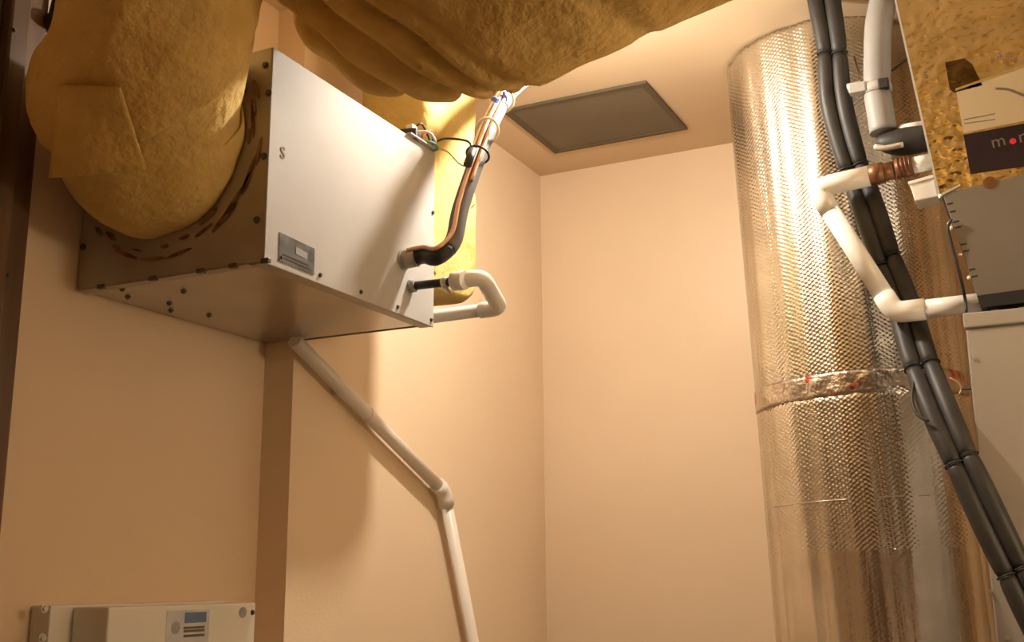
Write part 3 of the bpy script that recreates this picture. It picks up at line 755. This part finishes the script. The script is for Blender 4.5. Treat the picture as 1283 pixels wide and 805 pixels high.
# grey sleeved suction pipe of the unit
YG = CY + .085
sgp = thing('suction_pipe', 'light grey foam-sleeved suction pipe bending into the foil-faced unit', 'pipe', uq(1160, 176, YG))
gtop = uq(1106, 2, YG)
obj('upper_sleeve', tube(B(), [Vector((gtop.x + .0130, YG, ZC - .001)), uq(1112, -40, YG), gtop, uq(1100, 40, YG), uq(1099, 112, YG)], .0292, 20, 8), 'foam_grey', sgp)
obj('lower_sleeve', tube(B(), [uq(1098, 111, YG), uq(1103, 140, YG), uq(1107, 166, YG)], .0289, 20, 6), 'foam_grey', sgp)
obj('elbow_sleeve', tube(B(), [tuple(uq(1097, 180, YG)) + (.0078,), tuple(uq(1107, 179, YG)) + (.0208,), tuple(uq(1130, 178, YG)) + (.0306,), tuple(to_side(uq(1162, 173, YG))) + (.0292,)], 0, 20, 6), 'foam_dark', sgp)
obj('pipe_stub', tube(B(), [uq(1128, 165, YG), to_side(uq(1165, 158, YG))], .0156, 14), 'pvc_white', sgp)
q = uq(1099, 113, YG); pk = obj('pipe_clamp', tube(B(), [q + Vector((0, 0, -.0104)), q + Vector((0, 0, .0104))], .0319, 20), 'galvanised', sgp)
obj('clamp_bolt', box(B(), (q.x - .0559, YG - .0286, q.z - .0078), (q.x - .0195, YG - .0052, q.z + .0156), .0026), 'galvanised', pk)
obj('clamp_bolt', tube(B(), [Vector((q.x - .0598, YG - .0169, q.z + .0104)), Vector((q.x - .0312, YG - .0169, q.z + .0130))], .0091, 10), 'bright_screw', pk)
obj('clamp_gap', box(B(), (q.x + .0065, YG - .0345, q.z - .0117), (q.x + .0286, YG - .0156, q.z + .0117), .0026), 'black_rubber', pk)
q = uq(1096, 184, YG - .0260); tc = obj('tie_clip', tube(B(), [q, q + Vector((.0234, -.0026, -.0078)), q + Vector((.0585, 0, -.0052))], .0065, 8, 4), 'bright_screw', sgp)
wire(sgp, 'thin_wire', [uq(1070, 70, YG + .0260), uq(1076, 90, YG + .0260), uq(1084, 100, YG + .0130), q + Vector((0, .0260, .13))], 'copper_brown', .0021)
wire(sgp, 'thin_wire', [uq(1117, 89, YG), uq(1126, 82, YG), uq(1137, 74, YG)], 'black_rubber', .0023)

# ------------------------------------------------------------------ pair of dark sleeved lines
Lp = [(1014, -60), (1022, 0), (1033, 60), (1038, 130), (1057, 200), (1078, 260), (1099, 320), (1122, 385), (1140, 450), (1165, 515), (1190, 570), (1222, 640), (1258, 715), (1292, 785), (1330, 860)]
Rp = [(1036, -60), (1043, 0), (1051, 60), (1058, 130), (1076, 200), (1098, 260), (1118, 320), (1143, 385), (1164, 450), (1188, 510), (1211, 565), (1243, 632), (1278, 705), (1312, 775), (1350, 850)]
def ydep(py):
    pts = [(-60, 2.44), (0, 2.44), (200, 2.475), (320, 2.475), (385, 2.465), (450, 2.42), (520, 2.345), (600, 2.30), (900, 2.26)]
    for (a, ya), (b_, yb) in zip(pts, pts[1:]):
        if py <= b_: return ya + (yb - ya) * (py - a) / (b_ - a)
    return pts[-1][1]
ln_ = thing('insulated_line_set', 'pair of dark foam-sleeved lines taped side by side before the foil duct', 'pipe', at(1300, 800, 'y', 2.28))
for side, pts, cuts in ((0, Lp, (66, 207, 330, 462, 577, 722)),
                       (1, Rp, (60, 202, 318, 455, 566, 712))):
    rows = [Vector((*at(x, y, 'y', ydep(y)), y)) for x, y in pts]
    sm2 = spline([r_[:3] for r_ in rows], 10); py2 = [q[0] for q in spline([(r_[3], 0, 0) for r_ in rows], 10)]
    tc_ = sm2[0].copy(); tc_.z = ZC - .001
    segs = [[tc_]]; cut = list(cuts); joints = []
    for p, yy in zip(sm2, py2):
        if cut and yy > cut[0]:
            cut.pop(0); segs[-1].append(p); joints.append(len(segs)); segs.append([p])
        else: segs[-1].append(p)
    r0 = .0178
    for s in segs:
        n_ = len(s)
        def rr(i): 
            e = min(i, n_ - 1 - i); return r0 * (.80 if e == 0 else .97 if e == 1 else 1.0 + .05 * min(1, (e - 1) / 4))
        obj('foam_sleeve', tube(B(), [(*p, rr(i) * (1.10 if py2[min(len(py2) - 1, 0)] > 9e9 else 1)) for i, p in enumerate(s)], 0, 18), 'foam_dark', ln_)
    for s in segs[1:]:
        d = (s[1] - s[0]).normalized(); obj('joint_tie', ring(B(), s[0], d, r0 * .98, .0018, 20, 6), 'black_rubber', ln_)

# thin cords around the lines and the cabinet
bc = thing('power_cable', 'thin black cord hanging from the unit over the white pipe', 'cable', uq(1212, 393, CY - .01))
wire(bc, 'cord', [uq(1192, 275, CY - .012), uq(1188, 287, CY - .010), uq(1194, 312, CY - .008), uq(1204, 350, CY), uq(1209, 374, CY + .03), uq(1211, 391, CY + .02)], 'black_rubber', .0032)
obj('cord_clip', tube(B(), [uq(1188, 279, CY), uq(1193, 285, CY)], .004, 8), 'brass', bc)
lw = thing('looped_wire', 'thin black wire looping out beside the dark sleeved pair', 'wire', at(1160, 528, 'y', 2.32))
wire(lw, 'loop', [at(1152, 463, 'y', 2.40), at(1145, 480, 'y', 2.37), at(1143, 503, 'y', 2.34), at(1150, 520, 'y', 2.32), at(1163, 528, 'y', 2.31)], 'black_rubber', .003)
hw = thing('copper_hook', 'small bare copper wire hook beside the beige cabinet', 'wire', at(1203, 495, 'y', 2.38))
wire(hw, 'hook', [at(1190, 474, 'y', 2.38), at(1200, 480, 'y', 2.38), at(1205, 488, 'y', 2.38), at(1200, 497, 'y', 2.38)], 'copper', .0024)
wire(hw, 'black_tip', [at(1205, 488, 'y', 2.38), at(1210, 488, 'y', 2.37), at(1216, 487.5, 'y', CY + .012)], 'black_rubber', .002)
